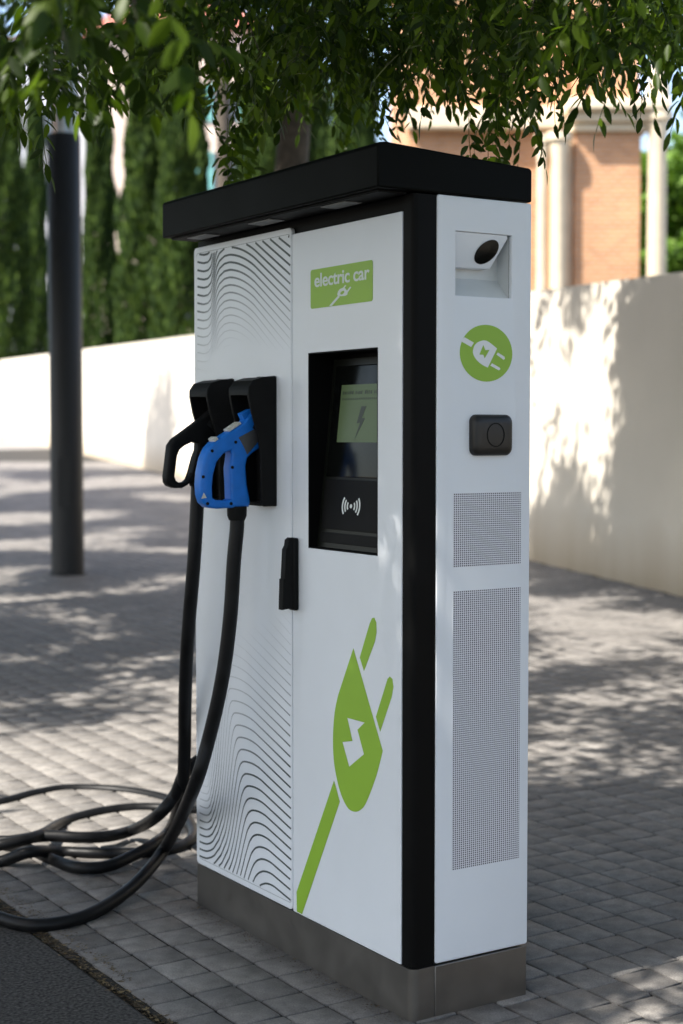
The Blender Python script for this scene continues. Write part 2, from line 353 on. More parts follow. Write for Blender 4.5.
def interp(tab, t):
    xs = [a for a,_ in tab]; ys = [b for _,b in tab]; return float(np.interp(t, xs, ys))
def print_lines(door):
    """fine wave lines printed on the door, drawn as thin raised film strips with fading ink"""
    S1 = [(0,0),(.12,.006),(.25,.025),(.446,.10),(.6,.23),(.68,.37),(.74,.53),(.8,.72),(.868,.90),(.93,.975),(1,1)]
    S2 = [(0,0),(.15,.02),(.27,.09),(.35,.26),(.40,.5),(.44,.67),(.5,.79),(.6,.89),(.8,.975),(1,1)]
    def smooth_tab(tab):
        xs = np.linspace(0,1,201); ys = np.interp(xs,[a for a,_ in tab],[b for _,b in tab])
        k = np.hanning(17); k /= k.sum(); yp = np.pad(ys,8,mode='edge'); return xs, np.convolve(yp,k,'valid')
    T1, T2 = smooth_tab(S1), smooth_tab(S2)
    ylo,yhi,zlo,zhi = .538,1.0515,.147,1.853
    verts,faces,ink = [],[],[]
    def strip(P, wfun, ifun, steep=.30):
        src = [np.array(p) for p in P]; pts = []
        for a_,b_ in zip(src, src[1:]):
            n_ = max(1, int(np.linalg.norm(b_-a_)/.004)); pts += [a_+(b_-a_)*i/n_ for i in range(n_)]
        pts.append(src[-1]); run = []
        def flush(run):
            if len(run) < 2: return
            base = len(verts); n = len(run)
            for i,p in enumerate(run):
                t = run[min(i+1,n-1)]-run[max(i-1,0)]; t = t/(np.linalg.norm(t)+1e-9); nn = np.array([-t[1],t[0]])
                w = wfun(p)/2*(steep+(1-steep)*min(1., abs(nn[1])*1.5))
                for s in (-1,1):
                    q = p+nn*w*s; verts.append((-.0011, q[0], q[1])); ink.append(ifun(p))
            for i in range(n-1): faces.append((base+2*i,base+2*i+1,base+2*i+3,base+2*i+2))
        for p in pts:
            if ylo < p[0] < yhi and zlo < p[1] < zhi and ifun(p) > .03: run.append(p)
            else: flush(run); run = []
        flush(run)
    sc_ = 6.567
    # lower family
    for m in range(-1,30):
        K = 810-80*m; R = 930-67*m if m < 20 else 930-67*m; xc = max(475-14.5*m, 150); T = 645-47*(m-11); P = []
        for i in range(10): x = 40+55*i/10; P.append((x, T-20*((95-x)/55)**1.6))
        n = 70
        for i in range(n+1):
            t = i/n; x = 95+(xc-95)*t; P.append((x-14*math.sin(PI*t)**1.5, T+(K-T)*float(np.interp(t,*T1))))
        for i in range(1,31):
            q = i/30; x = xc+(655-xc)*q; f = (q*q*1.55 if q<.35 else .19+(q-.35)*1.246); P.append((x, K+(R-K)*f))
        L = [FP(193+p[0]/sc_, 760+p[1]/sc_) for p in P]
        def inkf(p):
            lim = float(np.interp(p[0],[.53,.94,1.0,1.06],[.92,.78,.40,.34])); wd = float(np.interp(p[0],[.9,1.04],[.42,.12]))
            return max(0., min(1., (lim-p[1])/wd))*.97
        strip(L, lambda p: .0016+.0036*inkf(p), inkf, .16)
    # faint family in the middle
    for m in range(30):
        K = 80+49.5*(m-6); R = 395+61*(m-6); T = 455+54*(m-6); xc = 242; P = []
        for i in range(10): x = 12+63*i/10; P.append((x, T-14*((75-x)/63)**1.5))
        for i in range(61):
            t = i/60; x = 75+(xc-75)*t; P.append((x, T+(K-T)*float(np.interp(t,*T2))))
        for i in range(1,31):
            q = i/30; x = xc+(655-xc)*q; f = (q*q*1.4 if q<.4 else .224+(q-.4)*1.293); P.append((x, K+(R-K)*f))
        L = [FP(193+p[0]/sc_, 235+p[1]/sc_) for p in P]
        def inkf(p):
            base = float(np.interp(p[0],[.53,.8,.95,1.06],[1.55,1.59,1.57,1.50]))
            return max(0., min(1., (p[1]-base)/.22))*.97
        strip(L, lambda p: .0018+.0040*inkf(p), inkf, .08)
    # extra lines of the left column near the top
    for m in range(8):
        T = 455+54*(m-6)-324-0; 
        P = [(12+63*i/10, T-14*((75-12-63*i/10)/63)**1.5) for i in range(10)]+[(75+ (122-75)*i/12, T-((i/12)**3)*60) for i in range(1,13)]
        L = [FP(193+p[0]/sc_, 235+p[1]/sc_) for p in P]; strip(L, lambda p: .003, lambda p: .85)
    # thin border
    bd = rrect(.5365,1.0535,.144,1.855,.012,4); strip_pts = [np.array(p) for p in bd+[bd[0]]]
    full = []
    for a,b in zip(strip_pts, strip_pts[1:]):
        n = max(1,int(np.linalg.norm(b-a)/.03)); full += [a+(b-a)*i/n for i in range(n)]
    full.append(strip_pts[-1])
    ylo,yhi,zlo,zhi = 0,2,0,3
    strip(full, lambda p: .0016, lambda p: .55 if p[0]<.6 or p[1]>1.5 or p[1]<.5 else .12)
    me = bpy.data.meshes.new('wave_print'); me.from_pydata(verts, [], faces)
    at = me.attributes.new('ink','FLOAT','POINT'); at.data.foreach_set('value', ink)
    m = mat('wave_ink', (.02,.03,.025), .45); nt = m.node_tree; b = nt.nodes['Principled BSDF']
    a = nt.nodes.new('ShaderNodeAttribute'); a.attribute_name = 'ink'; mx = nt.nodes.new('ShaderNodeMix'); mx.data_type = 'RGBA'
    mx.inputs[6].default_value = (.735,.765,.80,1); mx.inputs[7].default_value = (.025,.04,.04,1)
    nt.links.new(a.outputs['Fac'], mx.inputs[0]); nt.links.new(mx.outputs[2], b.inputs['Base Color'])
    me.materials.append(m); link(bpy.data.objects.new('wave_print', me), door)

def grille_mat():
    m = mat('perforated_white', (.7,.72,.75), .4); nt = m.node_tree; b = nt.nodes['Principled BSDF']
    tc = nt.nodes.new('ShaderNodeTexCoord'); sx = nt.nodes.new('ShaderNodeSeparateXYZ'); nt.links.new(tc.outputs['Object'], sx.inputs[0])
    def op(o, a, bv=None):
        n = nt.nodes.new('ShaderNodeMath'); n.operation = o
        for i,vv in enumerate((a,bv)):
            if vv is None: continue
            if isinstance(vv,(int,float)): n.inputs[i].default_value = vv
            else: nt.links.new(vv, n.inputs[i])
        return n.outputs[0]
    def cell(sock, pitch):
        return op('ABSOLUTE', op('SUBTRACT', op('FRACT', op('DIVIDE', op('ADD', sock, 10.), pitch)), .5))
    fx = cell(sx.outputs['X'], .0059); fz = cell(sx.outputs['Z'], .0050)
    mxx = op('MAXIMUM', fx, fz); hole = op('LESS_THAN', mxx, .30)
    mx = nt.nodes.new('ShaderNodeMix'); mx.data_type = 'RGBA'; mx.inputs[6].default_value = (.72,.73,.77,1); mx.inputs[7].default_value = (.03,.025,.05,1)
    nt.links.new(hole, mx.inputs[0]); nt.links.new(mx.outputs[2], b.inputs['Base Color'])
    return m
M['grille'] = grille_mat()

# ------------------------------------------------------------------ plugs and cables
def local_cable(name, pts, parent, r=.0188):
    P = catmull(pts, 9); bm = bmesh.new(); tube(bm, P, r, 14); return finish(name, bm, M['rubber'], parent, 60)
def plug(rootname, label, yc, th, outline, hole, m, nozzle, cable_from, cable_pts, extra):
    root = empty(rootname, tuple(O+V*-.15+U*yc+np.array([0,0,0])), 0); root.location = tuple(O); root.rotation_euler = (0,0,ANG)
    tag(root, label, 'charging plug', 'charging plugs with their cables')
    fm = lambda a,b,c: (a, yc+c, b)
    bd = poly('grip_body', [outline, hole], -th/2, th/2, fm, m, root, .007, 50)
    bm = bmesh.new(); (ax,az),(bx_,bz) = nozzle
    tube(bm, [(ax,yc,az),(ax+(bx_-ax)*.5,yc,az+(bz-az)*.5),(bx_,yc,bz)], [.026,.029,.030], 20); finish('connector_nose', bm, M['plastic'], root, 40)
    extra(root, bd, fm)
    bm = bmesh.new(); cx_,cz_ = cable_from
    tube(bm, [(cx_,yc,cz_+.006),(cx_,yc,cz_-.018),(cx_,yc,cz_-.030)], [.026,.0255,.021], 18); finish('cable_collar', bm, M['plastic'], root, 40)
    local_cable('cable', [(cx_,yc,cz_-.01),(cx_,yc,cz_-.05)]+cable_pts, root)
    return root
def build_plugs():
    q = lambda L, yy: [SP(150+a/4.879, 370+b/4.879, yy) for a,b in L]
    yb = .661; yn = yb-.021
    out = q([(540,200),(520,200),(492,216),(466,252),(388,304),(316,352),(290,380),(268,430),(253,500),(249,560),(252,610),(264,650),(288,672),(330,678),(486,668),(492,640),(476,560),(470,470),(478,430),(500,408),(545,378),(548,230)], yn)
    hole = q([(398,392),(362,408),(328,450),(312,510),(306,570),(308,622),(322,634),(384,638),(398,630),(396,560),(392,480),(402,410)], yn)
    cp = []
    # blue plug cable: hangs, sweeps left on the paving, loops off to the left and returns to the cabinet
    def hy(x,y,ly): return at_y(x,y,ly)
    def gz(x,y,z): 
        l = at_z(x,y,z); return (l[0],l[1],z)
    b_pts = [hy(234,560,yb+.005),hy(230,620,yb+.02),hy(222,680,yb+.05),hy(209,738,yb+.10),hy(193,790,yb+.17)]
    b_pts += [gz(168,843,.10),gz(144,875,.05),gz(118,898,.028),gz(88,915,.02),gz(58,923.5,.019),(gz(28,925,.019)),gz(0,918,.019),gz(-35,903,.019),gz(-70,878,.02),gz(-62,852,.03),gz(-25,842,.03),gz(10,841,.04),gz(46,836,.055),gz(80,837.5,.05),gz(110,836,.045),gz(135,829,.055)]
    b_pts += [hy(157,816,1.30),hy(175,795,1.24),hy(189,768,1.19),(.16,1.17,.435),(.19,1.13,.452),(.20,1.09,.460)]
    def extra(root, bd, fm):
        # seam screws, grip ridge, stickers, latch
        for a in ((418,352),(303,395),(260,521),(281,652),(396,652),(402,475)):
            x,z = q([a],yn)[0]; bm = bmesh.new(); tube(bm, [(x,yb-.0200,z),(x,yb-.0222,z)], .0042, 14); finish('screw', bm, M['plastic'], bd, 30)
        L = q([(432,330),(520,282),(540,300),(540,335),(490,395),(474,412),(455,370)], yn)
        poly('nose_inset', [L], .0185, .0225, lambda a,b,c:(a,yb-c,b), M['grey'], bd, .001)
        for (a,b) in (((394,300),(450,262)),((322,350),(338,338))):
            (xa,za),(xb,zb) = q([a],yn)[0], q([b],yn)[0]; bm = bmesh.new()
            d = Vector((xb-xa,0,zb-za)).normalized(); n = Vector((-d.z,0,d.x)); 
            if n.z < 0: n = -n
            vs = []
            for yy in (yb-.019, yb+.012):
                for (x,z) in ((xa,za),(xb,zb)):
                    for o in (-.001,.0045 if b[0]>400 else .007): vs.append(bm.verts.new((x+n.x*o-.002, yy, z+n.z*o+.001)))
            bmesh.ops.convex_hull(bm, input=vs); finish('sticker', bm, M['label'], bd)
        L = q([(262,598),(250,628),(276,624)], yn); poly('warning_triangle', [L], .0212,.0218, lambda a,b,c:(a,yb-c,b), M['label'], bd)
        L = q([(455,212),(500,190),(522,196),(524,222),(470,245)], yn); poly('latch', [L], -.012,.012, fm, M['blue'], bd, .002)
    cf = q([(424,676)], yb)[0]
    plug('charging_plug', 'bright blue charging plug in the holster nearer the display, black cable hanging below', yb, .042, out, hole, M['blue'], (q([(520,300)],yn)[0], (-.008,1.405)), cf, b_pts, extra)
    # black plug
    yk = .887; yn2 = yk-.018
    out = q([(310,192),(294,205),(236,252),(122,338),(102,368),(94,440),(84,520),(86,548),(98,566),(126,577),(160,577),(188,562),(208,540),(222,500),(240,430),(262,372),(330,340),(335,200)], yn2)
    hole = q([(214,350),(172,370),(148,390),(136,420),(130,470),(124,518),(130,538),(146,550),(176,548),(198,532),(210,505),(222,450),(238,390),(240,358)], yn2)
    k_pts = [hy(194,560,yk+.01),hy(189.5,615,yk+.05),hy(186.5,660,yk+.10),hy(185,706,yk+.17),hy(184.5,750,yk+.26),hy(182,790,yk+.36)]
    k_pts += [gz(171,828,.055),gz(154,844,.045),gz(132,856,.035),gz(108,866,.03),gz(80,868,.03),gz(55,861,.02),gz(30,850,.02),gz(0,845,.019),gz(-45,832,.019),(gz(-70,815,.019)),gz(-40,808,.019),gz(0,803,.019),gz(31,795,.019),gz(61,789.5,.02),gz(92,789,.019),gz(123,791,.019),gz(154,796,.019),gz(174,803,.019),gz(188,822,.019),gz(193,836,.019),gz(180,847,.02),gz(150,853,.019),gz(123,853.5,.019),gz(92,853.5,.019),gz(60,852,.02),gz(30,852,.055),gz(0,862,.019),(gz(-35,868,.019)),gz(-60,858,.019),gz(-40,848,.03),gz(0,845,.055),gz(40,835,.06),gz(62,823,.019),gz(92,814,.019),gz(123,809,.019),gz(154,808,.019),gz(185,811,.019),gz(215,812,.019),(.55,1.75,.02),(.50,1.40,.02),(.36,1.2,.03),(.27,1.11,.05)]
    def extra2(root, bd, fm):
        L = q([(140,392),(120,410),(112,470),(108,530),(120,540),(126,530),(128,470),(134,415)], yn2)
        poly('trigger_grip', [L], -.011,.011, fm, M['grey'], bd, .002)
        bm = bmesh.new()
        for i in range(9):
            a,b = 103-i*1.6, 400+i*16; x,z = q([(a,b)],yn2)[0]; bx(bm, x-.0022,x+.001,yk-.013,yk+.013,z-.0015,z+.0015)
        finish('grip_rib', bm, M['plastic'], bd)
    cf = q([(232,512)], yk)[0]
    plug('charging_plug', 'all black charging plug with an angular loop handle, hanging in the farther holster', yk, .036, out, hole, M['plastic'], (q([(300,290)],yn2)[0], (-.008,1.41)), cf, k_pts, extra2)

# ------------------------------------------------------------------ ground
def paver_mat():
    m = bpy.data.materials.new('concrete_pavers'); m.use_nodes = True; nt = m.node_tree; b = nt.nodes['Principled BSDF']
    g = nt.nodes.new('ShaderNodeNewGeometry'); tc = nt.nodes.new('ShaderNodeTexCoord')
    r = nt.nodes.new('ShaderNodeValToRGB'); e = r.color_ramp.elements
    e[0].color = (.160,.149,.139,1); e[1].color = (.202,.188,.173,1); x = e.new(.5); x.color = (.183,.170,.157,1)
    nt.links.new(g.outputs['Random Per Island'], r.inputs['Fac'])
    n = nt.nodes.new('ShaderNodeTexNoise'); n.inputs['Scale'].default_value = 3.2; n.inputs['Detail'].default_value = 8
    n2 = nt.nodes.new('ShaderNodeTexNoise'); n2.inputs['Scale'].default_value = 260; n2.inputs['Detail'].default_value = 3
    n3 = nt.nodes.new('ShaderNodeTexNoise'); n3.inputs['Scale'].default_value = 24; n3.inputs['Detail'].default_value = 7
    for k in (n,n2,n3): nt.links.new(tc.outputs['Object'], k.inputs['Vector'])
    def mul(a, fac_sock, lo, hi, f0=.3, f1=.7):
        mr = nt.nodes.new('ShaderNodeMapRange'); mr.inputs[1].default_value = f0; mr.inputs[2].default_value = f1; mr.inputs[3].default_value = lo; mr.inputs[4].default_value = hi
        nt.links.new(fac_sock, mr.inputs[0]); mx = nt.nodes.new('ShaderNodeMix'); mx.data_type = 'RGBA'; mx.blend_type = 'MULTIPLY'; mx.inputs[0].default_value = 1
        nt.links.new(a, mx.inputs[6]); nt.links.new(mr.outputs[0], mx.inputs[7]); return mx.outputs[2]
    c = mul(r.outputs['Color'], n.outputs['Fac'], .80, 1.16); c = mul(c, n2.outputs['Fac'], .74, 1.22); c = mul(c, n3.outputs['Fac'], .74, 1.18)
    nt.links.new(c, b.inputs['Base Color']); b.inputs['Roughness'].default_value = .75; b.inputs['Specular IOR Level'].default_value = .35
    bp = nt.nodes.new('ShaderNodeBump'); bp.inputs['Strength'].default_value = .35; bp.inputs['Distance'].default_value = .0015
    nt.links.new(n2.outputs['Fac'], bp.inputs['Height']); nt.links.new(bp.outputs['Normal'], b.inputs['Normal'])
    return m
def wall_x(Y): return 1.65-.3485*(Y-13.6)
def ground_sheet(name, m, xs, ys, dz, rot=True):
    XX,YY = np.meshgrid(xs, ys)
    P = O[None,None,:]+XX[...,None]*V+YY[...,None]*U if rot else np.stack([XX,YY,0*XX],-1)
    P = P.copy(); P[...,2] = GZ(P[...,1])+dz
    ny,nx = XX.shape; idx = np.arange(nx*ny).reshape(ny,nx)
    F = np.stack([idx[:-1,:-1],idx[:-1,1:],idx[1:,1:],idx[1:,:-1]],-1).reshape(-1,4)
    o = npmesh(name, P.reshape(-1,3), F.ravel(), [4]*len(F), m); tag(o, kind='structure'); return o
def build_ground():
    pm = paver_mat()
    joint = mat('joint_dirt', (.020,.017,.013), .95, var=.5, vscale=18, bump=.6, bscale=120)
    far = mat('far_paving', (.205,.192,.18), .8, var=.12, vscale=1.5)
    asph = mat('kerb_granite', (.062,.059,.055), .95, var=.75, vscale=110, bump=1., bscale=110, spec=.15)
    road = mat('asphalt', (.05,.05,.05), .9, var=.25, vscale=120, bump=.8, bscale=150)
    ground_sheet('ground', far, np.array([-.47,0,2,4,8,16,40,200,700]), np.array([-200,-50,-20]+list(np.arange(-10,60,1.))+[80,120,200,900]), -.022)
    ground_sheet('joint_bedding', joint, np.arange(-.468,16,.5), np.arange(-4,34,.5), -.0065)
    # pavers
    pit = .117; verts=[]; 
    gx = np.arange(-.4565, 15, pit); rows=[]
    quads = []
    for i,x in enumerate(gx):
        off = rnd.uniform(-.5,.5)*pit*.35
        y = -4+off
        while y < 33:
            L = pit+rnd.uniform(-.004,.004)
            c = O+V*(x+pit/2)+U*(y+L/2)
            X,Y = c[0],c[1]
            if .4 < Y < 31.5 and abs(X) < .24*Y+1.9 and X < wall_x(Y)-.02 and not (.04<x<.2 and .1<y<.85): quads.append((x,y,L))
            y += L
    n = len(quads); A = np.array(quads); g = nr.uniform(.0026,.0050,(n,4)); ch = .0024
    x0 = A[:,0]+g[:,0]; x1 = A[:,0]+pit-g[:,1]; y0 = A[:,1]+g[:,2]; y1 = A[:,1]+A[:,2]-g[:,3]
    jit = nr.normal(0,.0010,(n,4,2)); hz = nr.normal(0,.0005,n); tx = nr.normal(0,.0028,n); ty = nr.normal(0,.0028,n)
    cor = np.stack([np.stack([x0,y0],-1),np.stack([x1,y0],-1),np.stack([x1,y1],-1),np.stack([x0,y1],-1)],1)+jit
    cen = cor.mean(1,keepdims=True)
    dirs = np.sign(cor-cen)
    inner = cor-dirs*ch
    def world(c2, dz, relief):
        P = O[None,None,:]+c2[...,0:1]*V+c2[...,1:2]*U; P = P.copy()
        P[...,2] = GZ(P[...,1])+dz+ (hz[:,None]+ (c2[...,0]-cen[...,0])*tx[:,None]+(c2[...,1]-cen[...,1])*ty[:,None])*relief
        return P
    top = world(inner,0,1); mid = world(cor,-.0028,1); bot = world(cor,-.02,0)
    Vt = np.concatenate([top,mid,bot],1).reshape(-1,3)
    base = (np.arange(n)*12)[:,None]
    fl = [[0,1,2,3]]+[[4+k,4+(k+1)%4,(k+1)%4,k] for k in range(4)]+[[8+k,8+(k+1)%4,4+(k+1)%4,4+k] for k in range(4)]
    F = (base[:,None,:]+np.array(fl)[None]).reshape(-1,4)
    o = npmesh('paving', Vt, F.ravel(), [4]*len(F), pm); tag(o, kind='structure')
    # kerb and road
    bm = bmesh.new(); y = -3.2
    while y < 14:
        L = 2.4; bx(bm, -1.4,-.485,y+.002,y+L-.002,-.2,.0); y += L
    k = finish('kerb', bm, asph, None, 30, .012); tag(k, kind='structure'); k.location = tuple(O); k.rotation_euler = (0,0,ANG)
    bm = bmesh.new(); vs = [bm.verts.new(p) for p in ((-60,-60,-.13),(-1.38,-60,-.13),(-1.38,200,-.13),(-60,200,-.13))]; bm.faces.new(vs)
    r = finish('road', bm, road); tag(r, kind='structure'); r.location = tuple(O); r.rotation_euler = (0,0,ANG)
    bm = bmesh.new(); vs = [bm.verts.new(p) for p in ((-.49,-3.2,-.03),(-.455,-3.2,-.03),(-.455,14,-.03),(-.49,14,-.03))]; bm.faces.new(vs)
    r = finish('kerb_joint', bm, joint); tag(r, kind='structure'); r.location = tuple(O+np.array([0,0,.012])); r.rotation_euler = (0,0,ANG)
    # litter in the joint and round the plinth
    Vv=[];F=[]
    def bit(x,y,z,s):
        a = rnd.uniform(0,2*PI); b = rnd.uniform(.25,.5); tl = rnd.uniform(-.5,.5); i=len(Vv)
        for (p,q) in ((-1,0),(0,-b),(1,0),(0,b)):
            xx = (p*math.cos(a)-q*math.sin(a))*s; yy = (p*math.sin(a)+q*math.cos(a))*s
            w = O+V*(x+xx)+U*(y+yy); Vv.append((w[0],w[1],float(GZ(w[1]))+z+abs(p)*s*tl*.6+s*.3))
        F.extend((i,i+1,i+2,i+3))
    for _ in range(5200):
        y = rnd.uniform(-.6,4) if rnd.random()<.85 else rnd.uniform(4,12)
        bit(rnd.gauss(-.472,.0105), y, rnd.uniform(-.016,.001), rnd.uniform(.0025,.010))
    for _ in range(260):
        y = rnd.uniform(0,1.07); bit(-abs(rnd.gauss(0,.030))-.004, y, 0, rnd.uniform(.002,.005))
    for _ in range(120): bit(rnd.uniform(-.45,3), rnd.uniform(-1.5,4), 0, rnd.uniform(.002,.007))
    for _ in range(420):
        y = rnd.uniform(.6,1.6); bit(-.44+abs(rnd.gauss(0,.02)), y, 0, rnd.uniform(.002,.006))
    lm = bpy.data.materials.new('dry_leaf_bits'); lm.use_nodes = True; nt = lm.node_tree; g = nt.nodes.new('ShaderNodeNewGeometry'); r = nt.nodes.new('ShaderNodeValToRGB')
    r.color_ramp.elements[0].color = (.035,.024,.014,1); r.color_ramp.elements[1].color = (.26,.19,.09,1); x = r.color_ramp.elements.new(.7); x.color = (.10,.07,.035,1)
    nt.links.new(g.outputs['Random Per Island'], r.inputs['Fac']); nt.links.new(r.outputs['Color'], nt.nodes['Principled BSDF'].inputs['Base Color'])
    nt.nodes['Principled BSDF'].inputs['Roughness'].default_value = .9
    o = npmesh('leaf_litter', Vv, F, [4]*(len(F)//4), lm)
    tag(o, 'dry leaf crumbs and dirt collected in the joint between kerb and paving', 'leaf litter', kind='stuff')

# ------------------------------------------------------------------ wall, lamp, buildings
def plaster_mat():
    m = mat('cream_plaster', (.62,.565,.48), .85, var=.06, vscale=1.2, bump=.5, bscale=25); nt = m.node_tree; b = nt.nodes['Principled BSDF']
    src = b.inputs['Base Color'].links[0].from_socket
    at = nt.nodes.new('ShaderNodeAttribute'); at.attribute_name = 'above'
    n = nt.nodes.new('ShaderNodeTexNoise'); n.inputs['Scale'].default_value = 1.1; n.inputs['Detail'].default_value = 6
    tc = nt.nodes.new('ShaderNodeTexCoord'); mp = nt.nodes.new('ShaderNodeMapping'); mp.inputs['Scale'].default_value = (3,3,.4)
    nt.links.new(tc.outputs['Object'], mp.inputs[0]); nt.links.new(mp.outputs[0], n.inputs['Vector'])
    ad = nt.nodes.new('ShaderNodeMath'); ad.operation = 'MULTIPLY_ADD'; nt.links.new(n.outputs['Fac'], ad.inputs[0]); ad.inputs[1].default_value = -.45; nt.links.new(at.outputs['Fac'], ad.inputs[2])
    r = nt.nodes.new('ShaderNodeMapRange'); r.inputs[1].default_value = -.24; r.inputs[2].default_value = .30; nt.links.new(ad.outputs[0], r.inputs[0])
    mx = nt.nodes.new('ShaderNodeMix'); mx.data_type = 'RGBA'; mx.inputs[6].default_value = (.42,.34,.24,1)
    nt.links.new(r.outputs[0], mx.inputs[0]); nt.links.new(src, mx.inputs[7]); nt.links.new(mx.outputs[2], b.inputs['Base Color'])
    return m
def build_wall():
    pl = plaster_mat()
    t = np.array([-.3291,.9443]); t /= np.linalg.norm(t)
    t = np.array([-.3485,1.]); t /= np.linalg.norm(t); nrm = np.array([t[1],-t[0]])   # away from the camera (to the right)
    Ys = list(np.arange(-14,78,1.5)); Vv=[];F=[];ab=[]
    zs = [-.15,.0,.15,.5,1.2,2.0,2.34]
    for Y in Ys:
        g = float(GZ(Y)); x = wall_x(Y)
        for (o,zz) in [(0,z) for z in zs]+[(.24,z) for z in zs[::-1]]:
            Vv.append((x+nrm[0]*o, Y+nrm[1]*o, g+zz)); ab.append(zz)
    n = len(zs)*2
    for i in range(len(Ys)-1):
        for k in range(n-1): F.append((i*n+k,i*n+k+1,(i+1)*n+k+1,(i+1)*n+k))
    me = bpy.data.meshes.new('garden_wall'); me.from_pydata(Vv,[],F)
    a = me.attributes.new('above','FLOAT','POINT'); a.data.foreach_set('value', ab); me.materials.append(pl)
    o = link(bpy.data.objects.new('garden_wall', me)); tag(o, 'long cream plastered boundary wall running behind the paved square', 'wall')
def build_lamp():
    Y = 12.6; X = (66.8-341.5)/1558*Y; g = float(GZ(Y))
    root = empty('street_lamp', (X,Y,g)); tag(root, 'dark grey round lamp column with a frosted cylinder top, standing on the paving', 'street lamp')
    dark = mat('anthracite_paint', (.021,.022,.025), .5, spec=.3)
    bm = bmesh.new(); z1 = 3.74-g; lathe(bm, [(.150,-.03),(.150,.012),(.134,.014),(.133,.5),(.133,z1-.01),(.128,z1)], seg=40); finish('column', bm, dark, root, 35)
    box('service_door', -.05,.05,-.1345,-.12,.55,.95, dark, root, .004)
    gl = mat('frosted_cylinder', (.55,.58,.60), .25); b = gl.node_tree.nodes['Principled BSDF']; b.inputs['Transmission Weight'].default_value = .55
    bm = bmesh.new(); lathe(bm, [(.122,z1+.002),(.122,z1+1.30)], seg=40); d = finish('lamp_diffuser', bm, gl, root, 35)
    bm = bmesh.new(); lathe(bm, [(.135,z1+1.302),(.135,z1+1.36),(.05,z1+1.40)], seg=40); finish('cap', bm, dark, root, 35)
def brick_mat():
    m = bpy.data.materials.new('warm_brick'); m.use_nodes = True; nt = m.node_tree; b = nt.nodes['Principled BSDF']; b.inputs['Roughness'].default_value = .9
    tc = nt.nodes.new('ShaderNodeTexCoord'); mp = nt.nodes.new('ShaderNodeMapping'); mp.inputs['Rotation'].default_value = (PI/2,0,0)
    br = nt.nodes.new('ShaderNodeTexBrick'); br.inputs['Scale'].default_value = 3.2; br.inputs['Mortar Size'].default_value = .02; br.inputs['Row Height'].default_value = .22
    br.inputs['Color1'].default_value = (.53,.265,.118,1); br.inputs['Color2'].default_value = (.43,.205,.088,1); br.inputs['Mortar'].default_value = (.45,.37,.30,1)
    nt.links.new(tc.outputs['Object'], mp.inputs[0]); nt.links.new(mp.outputs[0], br.inputs['Vector'])
    n = nt.nodes.new('ShaderNodeTexNoise'); n.inputs['Scale'].default_value = 1.3; n.inputs['Detail'].default_value = 5; nt.links.new(tc.outputs['Object'], n.inputs['Vector'])
    mx = nt.nodes.new('ShaderNodeMix'); mx.data_type = 'RGBA'; mx.blend_type = 'MULTIPLY'; mx.inputs[0].default_value = .8
    r = nt.nodes.new('ShaderNodeMapRange'); r.inputs[3].default_value = .7; r.inputs[4].default_value = 1.3; nt.links.new(n.outputs['Fac'], r.inputs[0])
    nt.links.new(br.outputs['Color'], mx.inputs[6]); nt.links.new(r.outputs[0], mx.inputs[7]); nt.links.new(mx.outputs[2], b.inputs['Base Color'])
    return m
